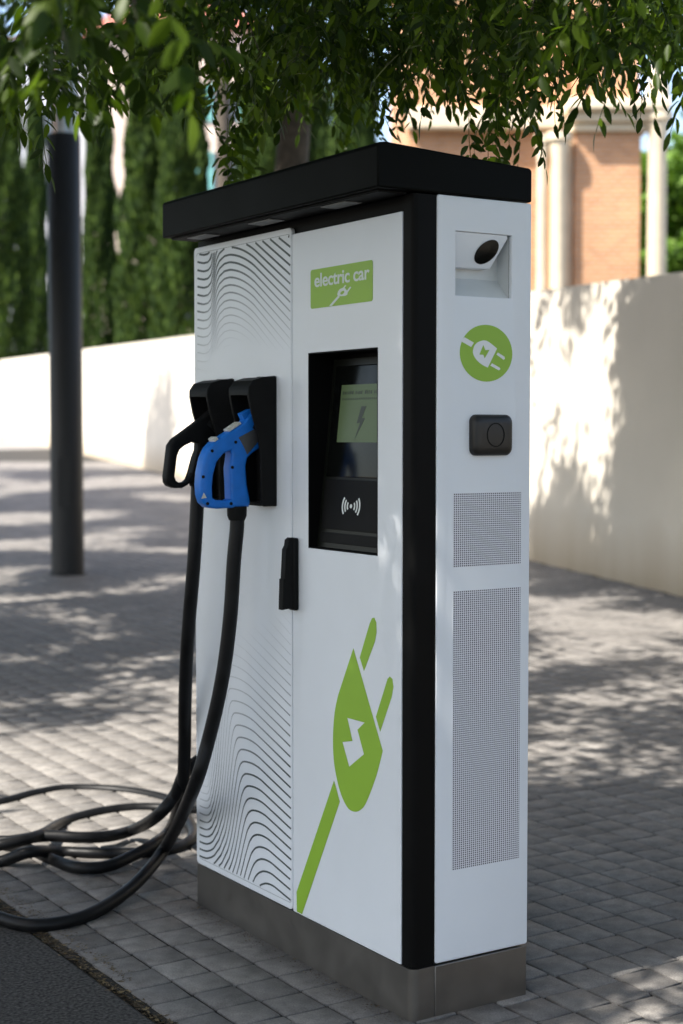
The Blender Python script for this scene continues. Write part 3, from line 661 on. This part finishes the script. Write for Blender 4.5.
def build_buildings():
    br = brick_mat(); stone = mat('pale_limestone', (.64,.54,.39), .8, var=.12, vscale=3, bump=.4, bscale=20)
    Y = 24.; k = Y/FPX; g = float(GZ(Y))
    X = lambda px: (px-CX)*k
    Z = lambda py: EYE+(434.6-py)*k-g
    root = empty('brick_church', (0,Y,g)); tag(root, 'brick church building with stone columns and cornice rising behind the boundary wall', 'building')
    box('wall', X(408),X(571),.6,9,-.3,13, br, root, .02)
    box('pier', X(572.5),X(638),0,8.,-.3,Z(136)-.001, br, root, .02)
    # stepped stone cornice
    bm = bmesh.new()
    bx(bm, X(568),X(642),-.10,8.05,Z(136),Z(128)); bx(bm, X(566),X(648),-.2,8.1,Z(128)+.001,Z(118)); bx(bm, X(563),X(663),-.34,8.2,Z(118)+.001,Z(106))
    cor = finish('cornice', bm, stone, root, 30, .03)
    box('upper_wall', X(574),X(636),.05,7.9,Z(106)+.002,13.5, br, root, .02)
    box('side_cornice', X(408),X(562),.35,.598,Z(128),Z(106), stone, root, .03)
    def column(px, r, z0, z1, y=-.05):
        bm = bmesh.new(); c = (X(px),y)
        lathe(bm, [(r*1.5,z0),(r*1.5,z0+.2),(r*1.1,z0+.3),(r*1.02,z0+.5),(r*.92,z1-.35),(r*1.05,z1-.3),(r*1.15,z1-.15),(r*1.5,z1-.12),(r*1.5,z1)], c, 24)
        finish('column', bm, stone, root, 40)
    column(540,.085,-.1,Z(140)); column(556,.13,-.1,Z(138),-.1); column(653,.15,-.1,Z(118)-.003,-.1); column(653,.12,Z(106)+.003,Z(20),-.1)
    box('pilaster', X(565),X(571.5),.1,.598,-.2,Z(138), stone, root, .01)
    for px in (470,):
        w = box('window', X(px)-.45,X(px)+.45,.56,.597,9.2,12.2, M['dark_window'], root, .01); 
        bm = bmesh.new(); 
        for (a,b,c,d) in ((-.53,-.455,9.1,12.3),(.455,.53,9.1,12.3)): bx(bm, X(px)+a,X(px)+b,.50,.598,c,d)
        bx(bm, X(px)-.60,X(px)+.60,.46,.598,9.0,9.095); bx(bm, X(px)-.6,X(px)+.6,.5,.598,12.305,12.45); finish('window_frame', bm, stone, w)
    bm = bmesh.new(); x0,x1,y0,y1,z = X(408)-.3,X(571)+.3,.3,9.4,13.002
    vs = [bm.verts.new(p) for p in ((x0,y0,z),(x1,y0,z),(x1,y1,z),(x0,y1,z),(x0,(y0+y1)/2,z+2.4),(x1,(y0+y1)/2,z+2.4))]
    for f in ((0,1,5,4),(2,3,4,5),(1,2,5),(3,0,4),(3,2,1,0)): bm.faces.new([vs[i] for i in f])
    finish('roof', bm, mat('roof_tiles',(.30,.13,.08),.85,var=.3,vscale=6), root)
    # pale apartment houses at the far left
    Y = 72.; k2 = Y/FPX; g = float(GZ(Y)); X2 = lambda px: (px-CX)*k2; Z2 = lambda py: EYE+(434.6-py)*k2-g
    cream = mat('cream_facade', (.62,.50,.42), .85, var=.1, vscale=.6); shut = mat('turquoise_shutter', (.16,.42,.40), .6, var=.1); glass = mat('window_glass', (.05,.06,.07), .15)
    grey = mat('grey_facade', (.42,.45,.50), .85, var=.08, vscale=.6); red = mat('red_tiles', (.36,.12,.08), .85, var=.3, vscale=3)
    grey_shutter = mat('grey_shutter', (.30,.32,.35), .7)
    def house(name, label, x0, x1, top, m, roofm, dy, winx, rh, shut=shut):
        r = empty(name, ((x0+x1)/2, Y+dy, g)); tag(r, label, 'building', 'houses beyond the cypresses'); w = (x1-x0)/2
        box('wall', -w,w,0,10,-.5,top, m, r, .05)
        bm = bmesh.new(); vs = [bm.verts.new(p) for p in ((-w-.5,-.5,top+.01),(w+.5,-.5,top+.01),(w+.5,10.5,top+.01),(-w-.5,10.5,top+.01),(-w*.5,5,top+rh),(w*.5,5,top+rh))]
        for f in ((0,1,5,4),(1,2,5),(2,3,4,5),(3,0,4),(3,2,1,0)): bm.faces.new([vs[i] for i in f])
        finish('roof', bm, roofm, r)
        z = 1.2
        while z < top-2.5:
            for xx in winx:
                if abs(xx) > w-.8: continue
                f = box('window', xx-.55,xx+.55,-.06,-.005,z,z+1.7, glass, r)
                box('shutter', xx-1.12,xx-.58,-.09,-.01,z-.03,z+1.73, shut, f, .01); box('shutter', xx+.58,xx+1.12,-.09,-.01,z-.03,z+1.73, shut, f, .01)
            z += 3.1
    house('apartment_house', 'cream apartment house with turquoise shutters seen between the cypresses', X2(92), X2(262), Z2(36), cream, red, 0, [-3.2,.4,2.3], 2.6)
    house('apartment_house', 'grey blue apartment house partly hidden by leaves at the upper left', X2(-70), X2(70), Z2(12), grey, red, 6, [-2.,1.], 1.2, grey_shutter)

# ------------------------------------------------------------------ foliage
def leaf_mat(name, cols, trans=.35, rough=.42):
    m = bpy.data.materials.new(name); m.use_nodes = True; nt = m.node_tree; b = nt.nodes['Principled BSDF']; out = nt.nodes['Material Output']
    g = nt.nodes.new('ShaderNodeNewGeometry'); r = nt.nodes.new('ShaderNodeValToRGB'); e = r.color_ramp.elements
    e[0].color = (*cols[0],1); e[1].color = (*cols[2],1); x = e.new(.55); x.color = (*cols[1],1)
    nt.links.new(g.outputs['Random Per Island'], r.inputs['Fac']); nt.links.new(r.outputs['Color'], b.inputs['Base Color']); b.inputs['Roughness'].default_value = rough; b.inputs['Specular IOR Level'].default_value = .22
    tr = nt.nodes.new('ShaderNodeBsdfTranslucent'); mx = nt.nodes.new('ShaderNodeMixShader'); mx.inputs[0].default_value = trans
    hm = nt.nodes.new('ShaderNodeMix'); hm.data_type='RGBA'; hm.blend_type='MULTIPLY'; hm.inputs[0].default_value=1; hm.inputs[7].default_value=(1.25,1.35,.55,1)
    nt.links.new(r.outputs['Color'], hm.inputs[6]); nt.links.new(hm.outputs[2], tr.inputs['Color'])
    nt.links.new(b.outputs[0], mx.inputs[1]); nt.links.new(tr.outputs[0], mx.inputs[2]); nt.links.new(mx.outputs[0], out.inputs['Surface'])
    return m
LEAF = leaf_mat('robinia_leaf', [(.016,.032,.004),(.038,.070,.006),(.095,.150,.010)], .52)
HIGH = leaf_mat('high_crown_leaf', [(.022,.050,.009),(.040,.090,.014),(.065,.125,.020)], .25)
CYP = leaf_mat('cypress_leaf', [(.010,.024,.005),(.030,.060,.010),(.085,.135,.020)], .2, .7)
FARL = leaf_mat('lime_leaf', [(.05,.10,.012),(.085,.17,.018),(.14,.24,.03)], .3, .6)
BARK = mat('bark', (.075,.06,.045), .9, var=.4, vscale=20, bump=1., bscale=60)
def rotz(a): c,s = math.cos(a),math.sin(a); return np.array([[c,-s,0],[s,c,0],[0,0,1]])
def compound_template(seed, detailed=True, pairs=6, L=.23, ll=.047, lw=.0175):
    rg = np.random.default_rng(seed); Vs=[];F=[]
    droop = rg.uniform(.5,1.5); P=[]
    n = pairs*2+2
    p = np.zeros(3); el = rg.uniform(-.1,.4)
    pts=[p.copy()]
    for i in range(n):
        el -= droop/n; p = p+np.array([math.cos(el),0,math.sin(el)])*L/n; pts.append(p.copy())
    pts = np.array(pts)
    if detailed:   # rachis
        base=len(Vs)
        for q in pts:
            for a in range(3): Vs.append(q+np.array([0,math.cos(a*2.094)*.0011,math.sin(a*2.094)*.0011]))
        for i in range(len(pts)-1):
            for a in range(3): F.append([base+i*3+a,base+i*3+(a+1)%3,base+(i+1)*3+(a+1)%3,base+(i+1)*3+a])
    def leaflet(o, d, nrm, l, w):
        side = np.cross(nrm,d); side/=np.linalg.norm(side); nrm=np.cross(d,side); b=len(Vs)
        fold = rg.uniform(.1,.5); curl = rg.uniform(-.1,.28)
        if detailed:
            prof = [(0,0),(.22,.40),(.5,.5),(.8,.30),(1,0)]
            ctr = [o+d*l*t-nrm*curl*l*t*t for t,_ in prof]
            L_ = [ctr[i]+side*w*prof[i][1]+nrm*fold*w*prof[i][1] for i in (1,2,3)]; R_=[ctr[i]-side*w*prof[i][1]+nrm*fold*w*prof[i][1] for i in (1,2,3)]
            Vs.extend([ctr[0],ctr[1],ctr[2],ctr[3],ctr[4],*L_,*R_])
            for (i,j) in ((5,1),): F.append([b,b+1,b+5])
            F.append([b+1,b+2,b+6,b+5]); F.append([b+2,b+3,b+7,b+6]); F.append([b+3,b+4,b+7])
            F.append([b,b+8,b+1]); F.append([b+1,b+8,b+9,b+2]); F.append([b+2,b+9,b+10,b+3]); F.append([b+3,b+10,b+4])
        else:
            Vs.extend([o,o+d*l*.5+side*w*.5,o+d*l,o+d*l*.5-side*w*.5]); F.append([b,b+1,b+2,b+3])
    for i in range(pairs):
        j = 2+i*2; o = pts[j]; t = pts[j+1]-pts[j]; t/=np.linalg.norm(t)
        for s in (-1,1):
            d = np.array([0,s,0])*rg.uniform(.6,1.)+t*rg.uniform(.3,.9)+np.array([0,0,-1])*rg.uniform(.1,.9); d/=np.linalg.norm(d)
            nn = np.array([0,0,1.])+rg.normal(0,.35,3); sc2 = rg.uniform(.8,1.12)*(.8+.2*math.sin(PI*(i+.5)/pairs))
            leaflet(o+d*.003, d, nn, ll*sc2, lw*sc2)
    t = pts[-1]-pts[-2]; t/=np.linalg.norm(t); leaflet(pts[-1], t, np.array([0,.2,1.]), ll, lw)
    return np.array(Vs), F
class LeafBag:
    def __init__(s): s.V=[];s.F=[];s.S=[];s.n=0
    def add(s, tpl, R, p, k=1.):
        Vt,F = tpl; s.V.append(Vt@R.T*k+p); fl = s.cache(tpl); s.F.append(fl[0]+s.n); s.S.append(fl[1]); s.n += len(Vt)
    _c = {}
    def cache(s, tpl):
        i = id(tpl[1])
        if i not in LeafBag._c: LeafBag._c[i] = (np.concatenate([np.array(f) for f in tpl[1]]), np.array([len(f) for f in tpl[1]]), tpl)
        return LeafBag._c[i]
    def build(s, name, m, parent=None):
        return npmesh(name, np.concatenate(s.V), np.concatenate(s.F), np.concatenate(s.S), m, parent)
def rot_any(yaw, roll, pitch):
    cr,sr = math.cos(roll),math.sin(roll); cp,sp = math.cos(pitch),math.sin(pitch)
    Rx = np.array([[1,0,0],[0,cr,-sr],[0,sr,cr]]); Ry = np.array([[cp,0,sp],[0,1,0],[-sp,0,cp]])
    return rotz(yaw)@Ry@Rx
DT = [compound_template(i, True, 7 if i%2 else 6, ll=(.042,.047,.052)[i%3], lw=(.015,.018,.0195)[i%3]) for i in range(10)]
NT = [compound_template(30+i, True, 5, .20, .060, .025) for i in range(6)]
def clump_template(seed, n=26, r=.24, l=.13, w=.058):
    rg = np.random.default_rng(seed); Vs=[];F=[]
    for i in range(n):
        o = rg.normal(0,1,3)*r*.5; d = rg.normal(0,1,3)+np.array([0,0,-.4]); d/=np.linalg.norm(d); s = np.cross(d, rg.normal(0,1,3)+np.array([0,0,1.5])); s/=np.linalg.norm(s)
        b=len(Vs); Vs.extend([o,o+d*l*.5+s*w*.5,o+d*l,o+d*l*.5-s*w*.5]); F.append([b,b+1,b+2,b+3])
    return np.array(Vs),F
HT = [clump_template(50+i) for i in range(8)]

def lit_mask(px, py, onwall):
    """how much leaf cover belongs between the sun and a place (1 = deep shade)"""
    n = noise.noise(Vector((px*.013, py*.05, 3.1)))
    if onwall:
        if px > 628+14*math.sin(py*.05)+10*n: return 1. if py > 300 else .8
        if px > 530: return .9 if (py > 500+25*math.sin(px*.13)) and not (548<px<562 or 598<px<612) else .03
        if 140 < px < 170 and py > 380: return .95
        return .02
    side_line = 1003-.26*(px-523)
    if py > side_line and px > 440: return (.04 if (py < side_line+42 and px > 520) else .87)
    if px > 520:
        if py > 805: return .9
        if py > 765: return .12 if (px < 600 or py > 785 and px<610) else .7
        if 608 < py < 645 and px < 605: return .03
        if py < 600: return .9 if n < .05 else .05
        return .90 if n < .04 else .03
    if py > 868: return 1.
    if py > 742+12*math.sin(px*.04): return .02 if px < 215 else .4
    if py > 590: return .93 if n < .10 else .02
    if py > 470: return .88 if noise.noise(Vector((px*.007, py*.075, 9.))) < .03 else .02
    return .25
def build_street_trees():
    specs = [((-3.4,1.6), 'big street tree at the kerb left of the camera, its branches hanging over the station'),
             ((-5.2,9.0), 'street tree standing left of the lamp column, only its shade in view'),
             ((-.35,10.4), 'street tree hidden behind the charging station, its crown above the roof'),
             ((-8.2,17.0), 'tall street tree far left of the lamp column, out of the picture, added for its shade'),
             ((-1.5,19.5), 'farthest street tree, added for its shade, on the paving behind the charging station near the wall'),
             ((3.6,4.6), 'street tree at the right whose leaves hang in front of the church')]
    trunks = np.array([s[0] for s in specs]); bags = [LeafBag() for _ in specs]; vis = [LeafBag() for _ in specs]
    N = 9000; cnt = 0; top = []
    P = np.stack([nr.uniform(-10,5.5,N*3), nr.uniform(-5,13.5,N*3), nr.uniform(3.0,7.4,N*3)],-1)  # unseen crown clumps, kept only where their shade is wanted below
    P = np.concatenate([P, np.stack([nr.uniform(-14,2.5,7000), nr.uniform(13.5,25,7000), nr.uniform(5.6,10.5,7000)],-1)])  # far clumps added to throw shade on the distant paving
    px,py = project(P)
    for i in range(len(P)):
        p = P[i]
        if p[1] > .3 and -90 < px[i] < 775 and py[i] > -45*4/max(p[1],1)-18: continue
        if p[1] > .3 and p[1] < 2.2 and p[2] < 3.4: continue
        # follow the sunbeam down
        q = None; onwall = False
        l = loc(p); s = (l[0]-0)/(-np.dot(SUN,V))     # to station front plane
        if l[0] < 0:
            h = p - SUN*(-l[0]/np.dot(SUN,V))*-1
            tt = (0-l[0])/(-np.dot(SUN,V)); h = p-SUN*tt; lh = loc(h)
            if -.03 < lh[1] < 1.1 and 0 < lh[2] < 2.0:
                w = 0. if (lh[1] < .20 and .75 < lh[2] < 1.60) else (.12 if (lh[1]<.42 and .70<lh[2]<1.15) else 1.)
                q = 'front'; pr = w
            elif -.02 < lh[1] < 1.1 and 2.0 <= lh[2] < 2.3: q='front'; pr=.9
        if q is None:
            # wall plane
            tg = (p[2]-float(GZ(p[1])))/SUN[2]; h = p-SUN*tg
            # wall crossing
            fx = lambda t_: (p[0]-SUN[0]*t_) - wall_x(p[1]-SUN[1]*t_)
            if i >= N*3 and fx(0) > -.4: continue
            if fx(0) < 0 and fx(tg) > 0:
                a_ = -fx(0)/(fx(tg)-fx(0))*tg; hw = p-SUN*a_
                if i >= N*3 and hw[2] > float(GZ(hw[1]))+2.34: continue
                if hw[2] < float(GZ(hw[1]))+2.34: h = hw; onwall = True
            hx,hy = project(h)
            if -60 < hx < 743 and 200 < hy < 1060 and h[1] > .5:
                pr = lit_mask(float(hx), float(hy), onwall)
                if not onwall:
                    for ox,oy in ((.17,0),(-.17,0),(0,.22),(0,-.22)):
                        ex,ey = project(h+np.array([ox,oy,0])); pr = min(pr, max(.0, lit_mask(float(ex),float(ey),False)*1.0+ .0)) if lit_mask(float(ex),float(ey),False) < .06 else pr
            else: pr = .5
        tp = ((-2.22-p[0])*SUN[0]+(12.6-p[1])*SUN[1])/-(SUN[0]**2+SUN[1]**2); hp = p-SUN*tp
        if tp > 0 and .2 < hp[2] < 3.8 and math.hypot(hp[0]+2.22,hp[1]-12.6) < .35: pr = 1.
        pr = pr if pr > .86 else pr*.42
        if rnd.random() > pr: continue
        # limit the cover where it should be open but the crown is thick
        k = int(np.argmin(((trunks-p[:2])**2).sum(1)))
        bags[k].add(HT[rnd.randrange(8)], rot_any(rnd.uniform(0,6.28),0,0), p, rnd.uniform(.8,1.25)*(1.35 if p[1]>13.5 else 1)); cnt += 1
        if pr > .86:
            for _ in range(2): bags[k].add(HT[rnd.randrange(8)], rot_any(rnd.uniform(0,6.28),0,0), p+SUN*rnd.uniform(-.45,.5)+nr.normal(0,.06,3), rnd.uniform(.8,1.2)); cnt += 1
    print('canopy clumps', cnt)
    # hanging sprays in view: (x0,x1, attach y range as a function, depth range, count, tree, templates)
    bot = [(-40,150),(0,150),(30,135),(60,125),(90,70),(150,60),(175,45),(200,75),(232,128),(262,120),(300,112),(350,95),(400,80),(430,85),(470,100),(510,112),(535,80),(570,55),(600,62),(620,30),(650,30),(683,30),(720,30)]
    bf = lambda x: float(np.interp(x,[b[0] for b in bot],[b[1] for b in bot]))
    def spray(x0,x1,d0,d1,n,tree,tpls,frac=1.,top=-90,k=1.,sag=0):
        for _ in range(n):
            x = rnd.uniform(x0,x1); yb_ = bf(x)*frac+sag; y = top+(yb_-top)*(rnd.random()**.8); d = rnd.uniform(d0,d1)
            r = ray(x,y); p = CAM+r*d
            if p[2] < 1.9: continue
            l = loc(p)
            if -.25 < l[0] < .6 and -.25 < l[1] < 1.35 and l[2] < 2.28: continue
            vis[tree].add(tpls[rnd.randrange(len(tpls))], rot_any(rnd.uniform(0,6.28), rnd.gauss(0,.4), rnd.uniform(-.15,.9)), p, k*rnd.uniform(.85,1.15))
    spray(-30,150, 2.1,2.7, 34,0,NT,.95,k=.9)
    spray(-20,215, 3.2,4.6,85,0,DT,.75)
    spray(190,300, 3.7,4.9,80,0,DT,1.)
    spray(290,440, 3.6,5.2,205,2,DT,.90)
    spray(430,560, 3.4,4.8,165,5,DT,.95)
    spray(540,720, 3.0,4.4,120,5,DT,1.)
    spray(60,330, 5.0,7.5,60,0,DT,.55,k=1.3)
    spray(250,520, 5.4,8.0,60,2,DT,.62,k=1.35)
    spray(430,690, 4.6,6.5,40,5,DT,.5,k=1.2)
    # one clear pendant leaf left of the roof, as in the photograph
    for (x,y,d) in ((228,118,4.3),(236,126,4.35),(244,112,4.45),(498,108,3.9),(470,98,4.0)):
        vis[0 if x<300 else 5].add(DT[rnd.randrange(10)], rot_any(rnd.uniform(1.2,1.9),0,1.2), CAM+ray(x,y)*d, 1.05)
    for k,((tx,ty),label) in enumerate(specs):
        g = float(GZ(ty)); root = empty('street_tree', (tx,ty,0)); tag(root, label, 'tree', 'street trees over the paving')
        off = -np.array([tx,ty,0.])
        for bag,nm,mm in ((bags[k],'crown',HIGH),(vis[k],'hanging_leaves',LEAF)):  # crown here is leaf cover shaped for the shade it casts
            if bag.n:
                bag.V = [v+off for v in bag.V]; bag.build(nm, mm, root)
        bm = bmesh.new(); pts = catmull([(0,0,g-.05 if l_ else 0) for l_ in (1,)]+[(.03,.02,1.2),(-.04,.05,2.4),(.05,0,3.6),(0,.05,5.2 if ty<14 else 8.)],5)
        tube(bm, pts, [.17-.10*i/len(pts) for i in range(len(pts))], 14); finish('trunk', bm, BARK, root, 60)
        bm = bmesh.new()
        tg = [(rnd.uniform(-2.6,2.6),rnd.uniform(-2.6,2.6),rnd.uniform(4.6,6.4)) for _ in range(9)]
        for t_ in tg:
            w = np.array(t_)-off
            mid = (t_[0]*.45,t_[1]*.45,(3.0+t_[2])/2+.4); z0 = rnd.uniform(2.6,3.6)
            path = catmull([(0,0,z0),mid,t_],6)
            xx,yy = project(np.array(path)-off)
            if ty > 14: path = [(a*1.,b*1.,c*1.5) for a,b,c in path]
            if any((pp[1]-off[1] > .3 and 0 < a < 683 and b > 25) for pp,a,b in zip(path,xx,yy)): continue
            tube(bm, path, [.055-.045*i/len(path) for i in range(len(path))], 8)
        if len(bm.verts): finish('limb', bm, BARK, root, 60)
        else: bm.free()
        for (a_,b_,x0,y0,x1,y1,d) in ((0,0,40,-60,64,40,2.2),(0,0,120,-60,138,38,2.3),(0,0,150,-60,228,70,4.2),(0,0,200,-70,262,60,4.5),(2,0,320,-70,300,50,4.3),(2,0,380,-70,420,40,4.6),(5,0,520,-60,470,50,4.0),(5,0,560,-60,520,60,3.8),(5,0,640,-60,585,20,3.5),(5,0,600,-70,668,5,3.4)):
            if a_ != k: continue
            A_ = CAM+ray(x0,y0)*d+off; B_ = CAM+ray(x1,y1)*(d+.1)+off; mid = (A_+B_)/2+np.array([0,0,.05])
            bm = bmesh.new(); p_ = catmull([A_+np.array([-.3,-.2,.35]),A_,mid,B_],6); tube(bm, p_, [.007-.0055*i/len(p_) for i in range(len(p_))], 6); finish('twig', bm, BARK, root, 60)
        if k == 0:
            for seg in ([(-1.6,2.6,3.2),(-.9,2.9,2.75),(-.55,2.3,2.42)], [(-1.6,2.6,3.2),(-.7,3.9,2.75),(-.2,4.2,2.55)]):
                bm = bmesh.new(); p_ = catmull([np.array(s)+off for s in [(tx,ty,3.0)]+seg],7); tube(bm, p_, [.035-.031*i/len(p_) for i in range(len(p_))], 8); finish('branch', bm, BARK, root, 60)
        if k == 5:
            bm = bmesh.new(); p_ = catmull([np.array(s)+off for s in [(tx,ty,3.2),(2.0,4.3,3.0),(.9,4.0,2.55),(.5,3.9,2.42)]],7); tube(bm, p_, [.035-.031*i/len(p_) for i in range(len(p_))], 8); finish('branch', bm, BARK, root, 60)

def cypress_bag(h, r, seed, n):
    rg = np.random.default_rng(seed); t = rg.random(n)**.8; ang = rg.random(n)*2*PI
    prof = np.interp(t, [0,.08,.3,.55,.8,.93,1], [.85,1.05,1.05,.9,.66,.36,.06])*r
    lump = 1+.16*np.sin(ang*3+t*9+seed)+.12*np.sin(ang*5-t*23)+.1*np.sin(t*41+ang)
    rr = prof*lump*(1-.30*rg.random(n)**2); c = np.stack([rr*np.cos(ang), rr*np.sin(ang), t*h],-1)
    d = np.stack([np.cos(ang)*.35+rg.normal(0,.25,n), np.sin(ang)*.35+rg.normal(0,.25,n), np.ones(n)],-1); d/=np.linalg.norm(d,axis=1,keepdims=True)
    s = np.cross(d, rg.normal(0,1,(n,3))); s/=np.linalg.norm(s,axis=1,keepdims=True); l = rg.uniform(.14,.30,n)[:,None]; w = rg.uniform(.05,.10,n)[:,None]
    Vv = np.stack([c, c+d*l*.5+s*w, c+d*l, c+d*l*.5-s*w],1).reshape(-1,3); return Vv
def build_far_plants():
    # cypresses behind the wall at the left
    protos = []
    for i in range(3):
        Vv = cypress_bag(11.5, 1.25, i+1, 26000); n = len(Vv)//4
        protos.append((Vv,n))
    data = [(6,50,1.06,'leftmost'),(38,56,1.1,''),(101,48,1.02,''),(148,46,1.10,''),(183,45,1.12,''),(262,44,1.0,''),(305,46,1.06,''),(352,43,1.0,'')]
    labs = ['tall cypress at the far left edge behind the boundary wall','slim cypress just left of the dark lamp column','cypress just right of the lamp column','broad cypress next to the pale gap between the trees','dark cypress beside the left edge of the station roof','cypress half hidden behind the station roof and leaves','cypress behind the middle of the station roof','rightmost cypress, behind the hanging leaves over the station']
    meshes = []
    for i,(px,Y,s,_) in enumerate(data):
        x = (px-CX)/FPX*Y; root = empty('cypress_tree', (x,Y,float(GZ(Y))), rnd.uniform(0,6)); w = [22,12,16,25,24,27,27,27][i]*Y/FPX/1.25
        root.scale = (w,w,s*[1.02,.98,1.0,1.,1.03,.98,1.,.97][i]); tag(root, labs[i], 'tree', 'cypresses behind the boundary wall')
        Vv,n = protos[i%3]
        if i < 3:
            o = npmesh('crown', Vv+np.array([0,0,.5]), np.arange(n*4), [4]*n, CYP, root); bm = bmesh.new(); tube(bm, [(0,0,-.1),(0,0,5),(0,0,10.6)], [.2,.13,.03], 10); t = finish('trunk', bm, BARK, root, 60); meshes.append((o,t))
        else:
            for src in meshes[i%3]: c = src.copy(); COL.objects.link(c); c.parent = root
    # broadleaf trees and hedge beyond the church
    def broad(px,Y,h,R,label,m=FARL,seed=1,n=9000,scale=.2):
        x = (px-CX)/FPX*Y; root = empty('garden_tree', (x,Y,float(GZ(Y)))); tag(root, label, 'tree', 'sunlit trees beyond the church'); rg = np.random.default_rng(seed)
        cs = rg.normal(0,1,(26,3)); cs/=np.linalg.norm(cs,axis=1,keepdims=True); cs*= (rg.random((26,1))**.4)*np.array([R,R,h*.36]); cs[:,2]+=h*.62
        which = rg.integers(0,26,n); d = rg.normal(0,1,(n,3)); d/=np.linalg.norm(d,axis=1,keepdims=True); c = cs[which]+d*R*.36*(rg.random((n,1))**.35)
        a = rg.normal(0,1,(n,3)); a/=np.linalg.norm(a,axis=1,keepdims=True); b = np.cross(a,rg.normal(0,1,(n,3))); b/=np.linalg.norm(b,axis=1,keepdims=True)
        Vv = np.stack([c-a*scale,c+b*scale*.5,c+a*scale,c-b*scale*.5],1).reshape(-1,3); npmesh('crown', Vv, np.arange(n*4), [4]*n, m, root)
        bm = bmesh.new(); tube(bm, [(0,0,-.2),(.1,0,h*.3),(0,.1,h*.7)], [.28,.2,.06], 10); 
        for k in range(5):
            e = cs[k]; tube(bm, [(0,0,h*.3),(e[0]*.5,e[1]*.5,h*.45),tuple(e)], [.12,.08,.02], 8)
        finish('trunk', bm, BARK, root, 60)
    broad(676,38,7.4,2.6,'bright green leafy tree at the right edge, beside the free column',seed=4)
    broad(742,44,9,3.4,'green tree just outside the right edge beyond the wall',seed=8)
    broad(646,52,7.6,3.0,'lower green tree seen between brick pier and free column',seed=6)

# ------------------------------------------------------------------ build
build_station(); build_plugs(); build_ground(); build_wall(); build_lamp(); build_buildings(); build_street_trees(); build_far_plants()

# ------------------------------------------------------------------ light, camera, render
w = bpy.data.worlds.new('World'); sc.world = w; w.use_nodes = True; nt = w.node_tree
sky = nt.nodes.new('ShaderNodeTexSky'); sky.sky_type = 'NISHITA'; sky.sun_disc = False; sky.sun_elevation = SUN_EL
sky.sun_rotation = math.atan2(SUN[0], SUN[1]); sky.dust_density = 2.2; sky.ozone_density = .5
nt.links.new(sky.outputs[0], nt.nodes['Background'].inputs[0]); nt.nodes['Background'].inputs[1].default_value = .15
sl = bpy.data.lights.new('sun', 'SUN'); sl.energy = 5.0; sl.angle = math.radians(.5); sl.color = (1,.95,.87)
so = link(bpy.data.objects.new('sun', sl)); so.rotation_euler = Vector(tuple(SUN)).to_track_quat('Z','Y').to_euler()
cd = bpy.data.cameras.new('camera'); cam = link(bpy.data.objects.new('camera', cd)); sc.camera = cam
cam.location = (0,0,EYE); cam.rotation_euler = (PI/2-PITCH,0,0)
cd.sensor_fit = 'VERTICAL'; cd.sensor_height = 36; cd.sensor_width = 24; cd.lens = FPX*36/1024; cd.clip_end = 2000; cd.clip_start = .05
cd.dof.use_dof = True; cd.dof.focus_distance = 3.75; cd.dof.aperture_fstop = 2.9
sc.view_settings.view_transform = 'Standard'; sc.view_settings.look = 'None'; sc.view_settings.gamma = 1; sc.view_settings.exposure = 1.33
sc.render.resolution_x = 683; sc.render.resolution_y = 1024
